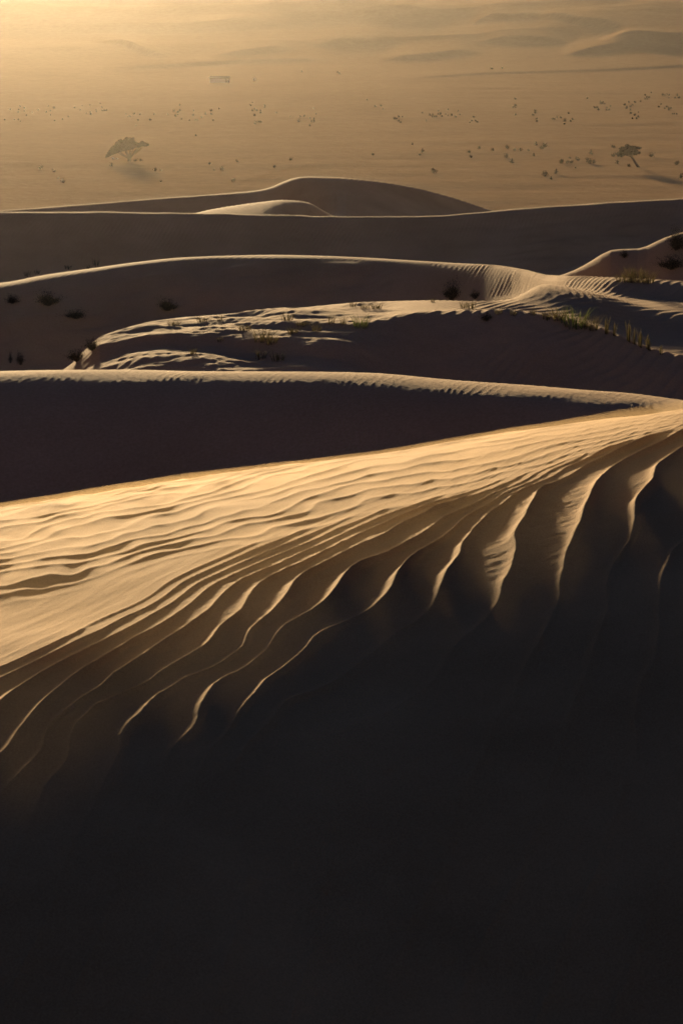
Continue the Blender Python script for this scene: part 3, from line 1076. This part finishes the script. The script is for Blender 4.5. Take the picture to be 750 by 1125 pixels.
put(sh[0], 748, 195, 8, 5, 'largest dark shrub of the plain, at the picture edge below the leaning tree', 'shrub', on=on_plain)
for (a, b, n_, sx, sy) in [(437, 132, 6, 5, 3), (475, 127, 12, 14, 5), (500, 126, 8, 8, 4), (520, 133, 5, 8, 3), (565, 118, 6, 6, 6), (590, 128, 5, 5, 4), (620, 131, 12, 12, 4),
                           (645, 108, 1, 1, 1), (662, 113, 7, 5, 2), (665, 121, 8, 8, 4), (690, 118, 10, 12, 4), (700, 129, 4, 8, 4), (712, 106, 8, 7, 3), (735, 106, 8, 10, 3),
                           (728, 118, 8, 8, 4), (742, 126, 3, 5, 3), (20, 125, 12, 18, 8), (60, 122, 9, 20, 8), (100, 120, 14, 20, 8), (150, 130, 9, 20, 8), (205, 122, 14, 20, 8),
                           (225, 128, 9, 12, 6), (290, 122, 11, 15, 8), (330, 128, 8, 12, 8), (285, 134, 5, 8, 2), (345, 133, 5, 6, 2), (410, 118, 4, 15, 6), (331, 79, 2, 5, 1), (370, 80, 3, 7, 1), (548, 75, 2, 6, 1)]:
    for k in range(n_):
        w_ = rng.uniform(2.6, 4.6)
        put(rng.choice(sh), a + rng.gauss(0, sx * .6), b + rng.gauss(0, sy * .6), w_, w_ * .6, 'tiny dark shrub in the far band of shrubs beyond the trees', 'shrub', 'far band of shrubs', on=on_plain)

# --- pale stones under the acacia
for a, b, w_, lab in [(126.5, 175.5, 3.5, 'larger pale stone in the shade under the acacia'), (130, 175, 2.4, 'smaller pale stone in the shade under the acacia')]:
    p, rr = on_plain(a, b)
    q = rr * 1.01 / F * w_ / 2
    me = bpy.data.meshes.new('pale_stone')
    import bmesh
    bm = bmesh.new()
    bmesh.ops.create_icosphere(bm, subdivisions=2, radius=1)
    for vv in bm.verts:
        k_ = 1 + .22 * math.sin(vv.co.x * 3 + vv.co.y * 5 + a) + .1 * math.sin(vv.co.z * 7)
        vv.co = Vector((vv.co.x * q * k_, vv.co.y * q * k_ * .8, vv.co.z * q * .7 * k_))
    bm.to_mesh(me)
    bm.free()
    me.materials.append(M_stone)
    o = bpy.data.objects.new('pale_stone', me)
    C.collection.objects.link(o)
    o.location = p + Vector((0, 0, q * .4))
    tag(o, lab, 'stone')

# --- cabin and tank far out on the plain
M_wall = plain("white_render", (.66, .56, .48), .85, .06, .6)
M_roof = plain("roof_sheet", (.07, .055, .045), .7, .2, .6)
M_door = plain("door_paint", (.22, .17, .13), .6, .1, 1)
p, rr = on_plain(241, 89.5)
u = rr * 1.01 / F
cab = empty('white_cabin', p)
cab.rotation_euler = (0, 0, math.radians(-6))
L, D, Hh = 20 * u, 12 * u, 5.5 * u
b = MB()
b.box((-L / 2, 0, -.3), (L / 2, D, Hh * .86))
wall = b.build('wall', M_wall, cab)
b = MB()
b.v = [Vector(v_) for v_ in [(-L / 2 - .3, -.35, Hh * .862), (L / 2 + .3, -.35, Hh * .862), (L / 2 + .3, D + .3, Hh * 1.05), (-L / 2 - .3, D + .3, Hh * 1.05),
                             (-L / 2 - .3, -.35, Hh * .862 + .14), (L / 2 + .3, -.35, Hh * .862 + .14), (L / 2 + .3, D + .3, Hh * 1.05 + .14), (-L / 2 - .3, D + .3, Hh * 1.05 + .14)]]
b.f = [(3, 2, 1, 0), (4, 5, 6, 7), (0, 1, 5, 4), (1, 2, 6, 5), (2, 3, 7, 6), (3, 0, 4, 7)]
b.build('roof', M_roof, cab)
b = MB()
b.box((L * .36, -.05, -.2), (L * .36 + .8, .02, Hh * .7))
b.build('door', M_door, cab)
tag(cab, 'long low white cabin with a dark flat roof far out on the plain', 'building')
p, rr = on_plain(280, 87)
u = rr * 1.01 / F
b = MB()
rt = 1.5 * u
prof = [(0, rt), (.2, rt * 1.02), (rt * 1.5, rt), (rt * 1.75, rt * .8), (rt * 1.9, rt * .25)]
b.tube([Vector((0.001 * i, 0, z)) for i, (z, q) in enumerate(prof)], [q for z, q in prof], 16)
o = b.build('water_tank', M_wall)
o.location = p
tag(o, 'small pale round water tank standing beside the white cabin', 'tank')
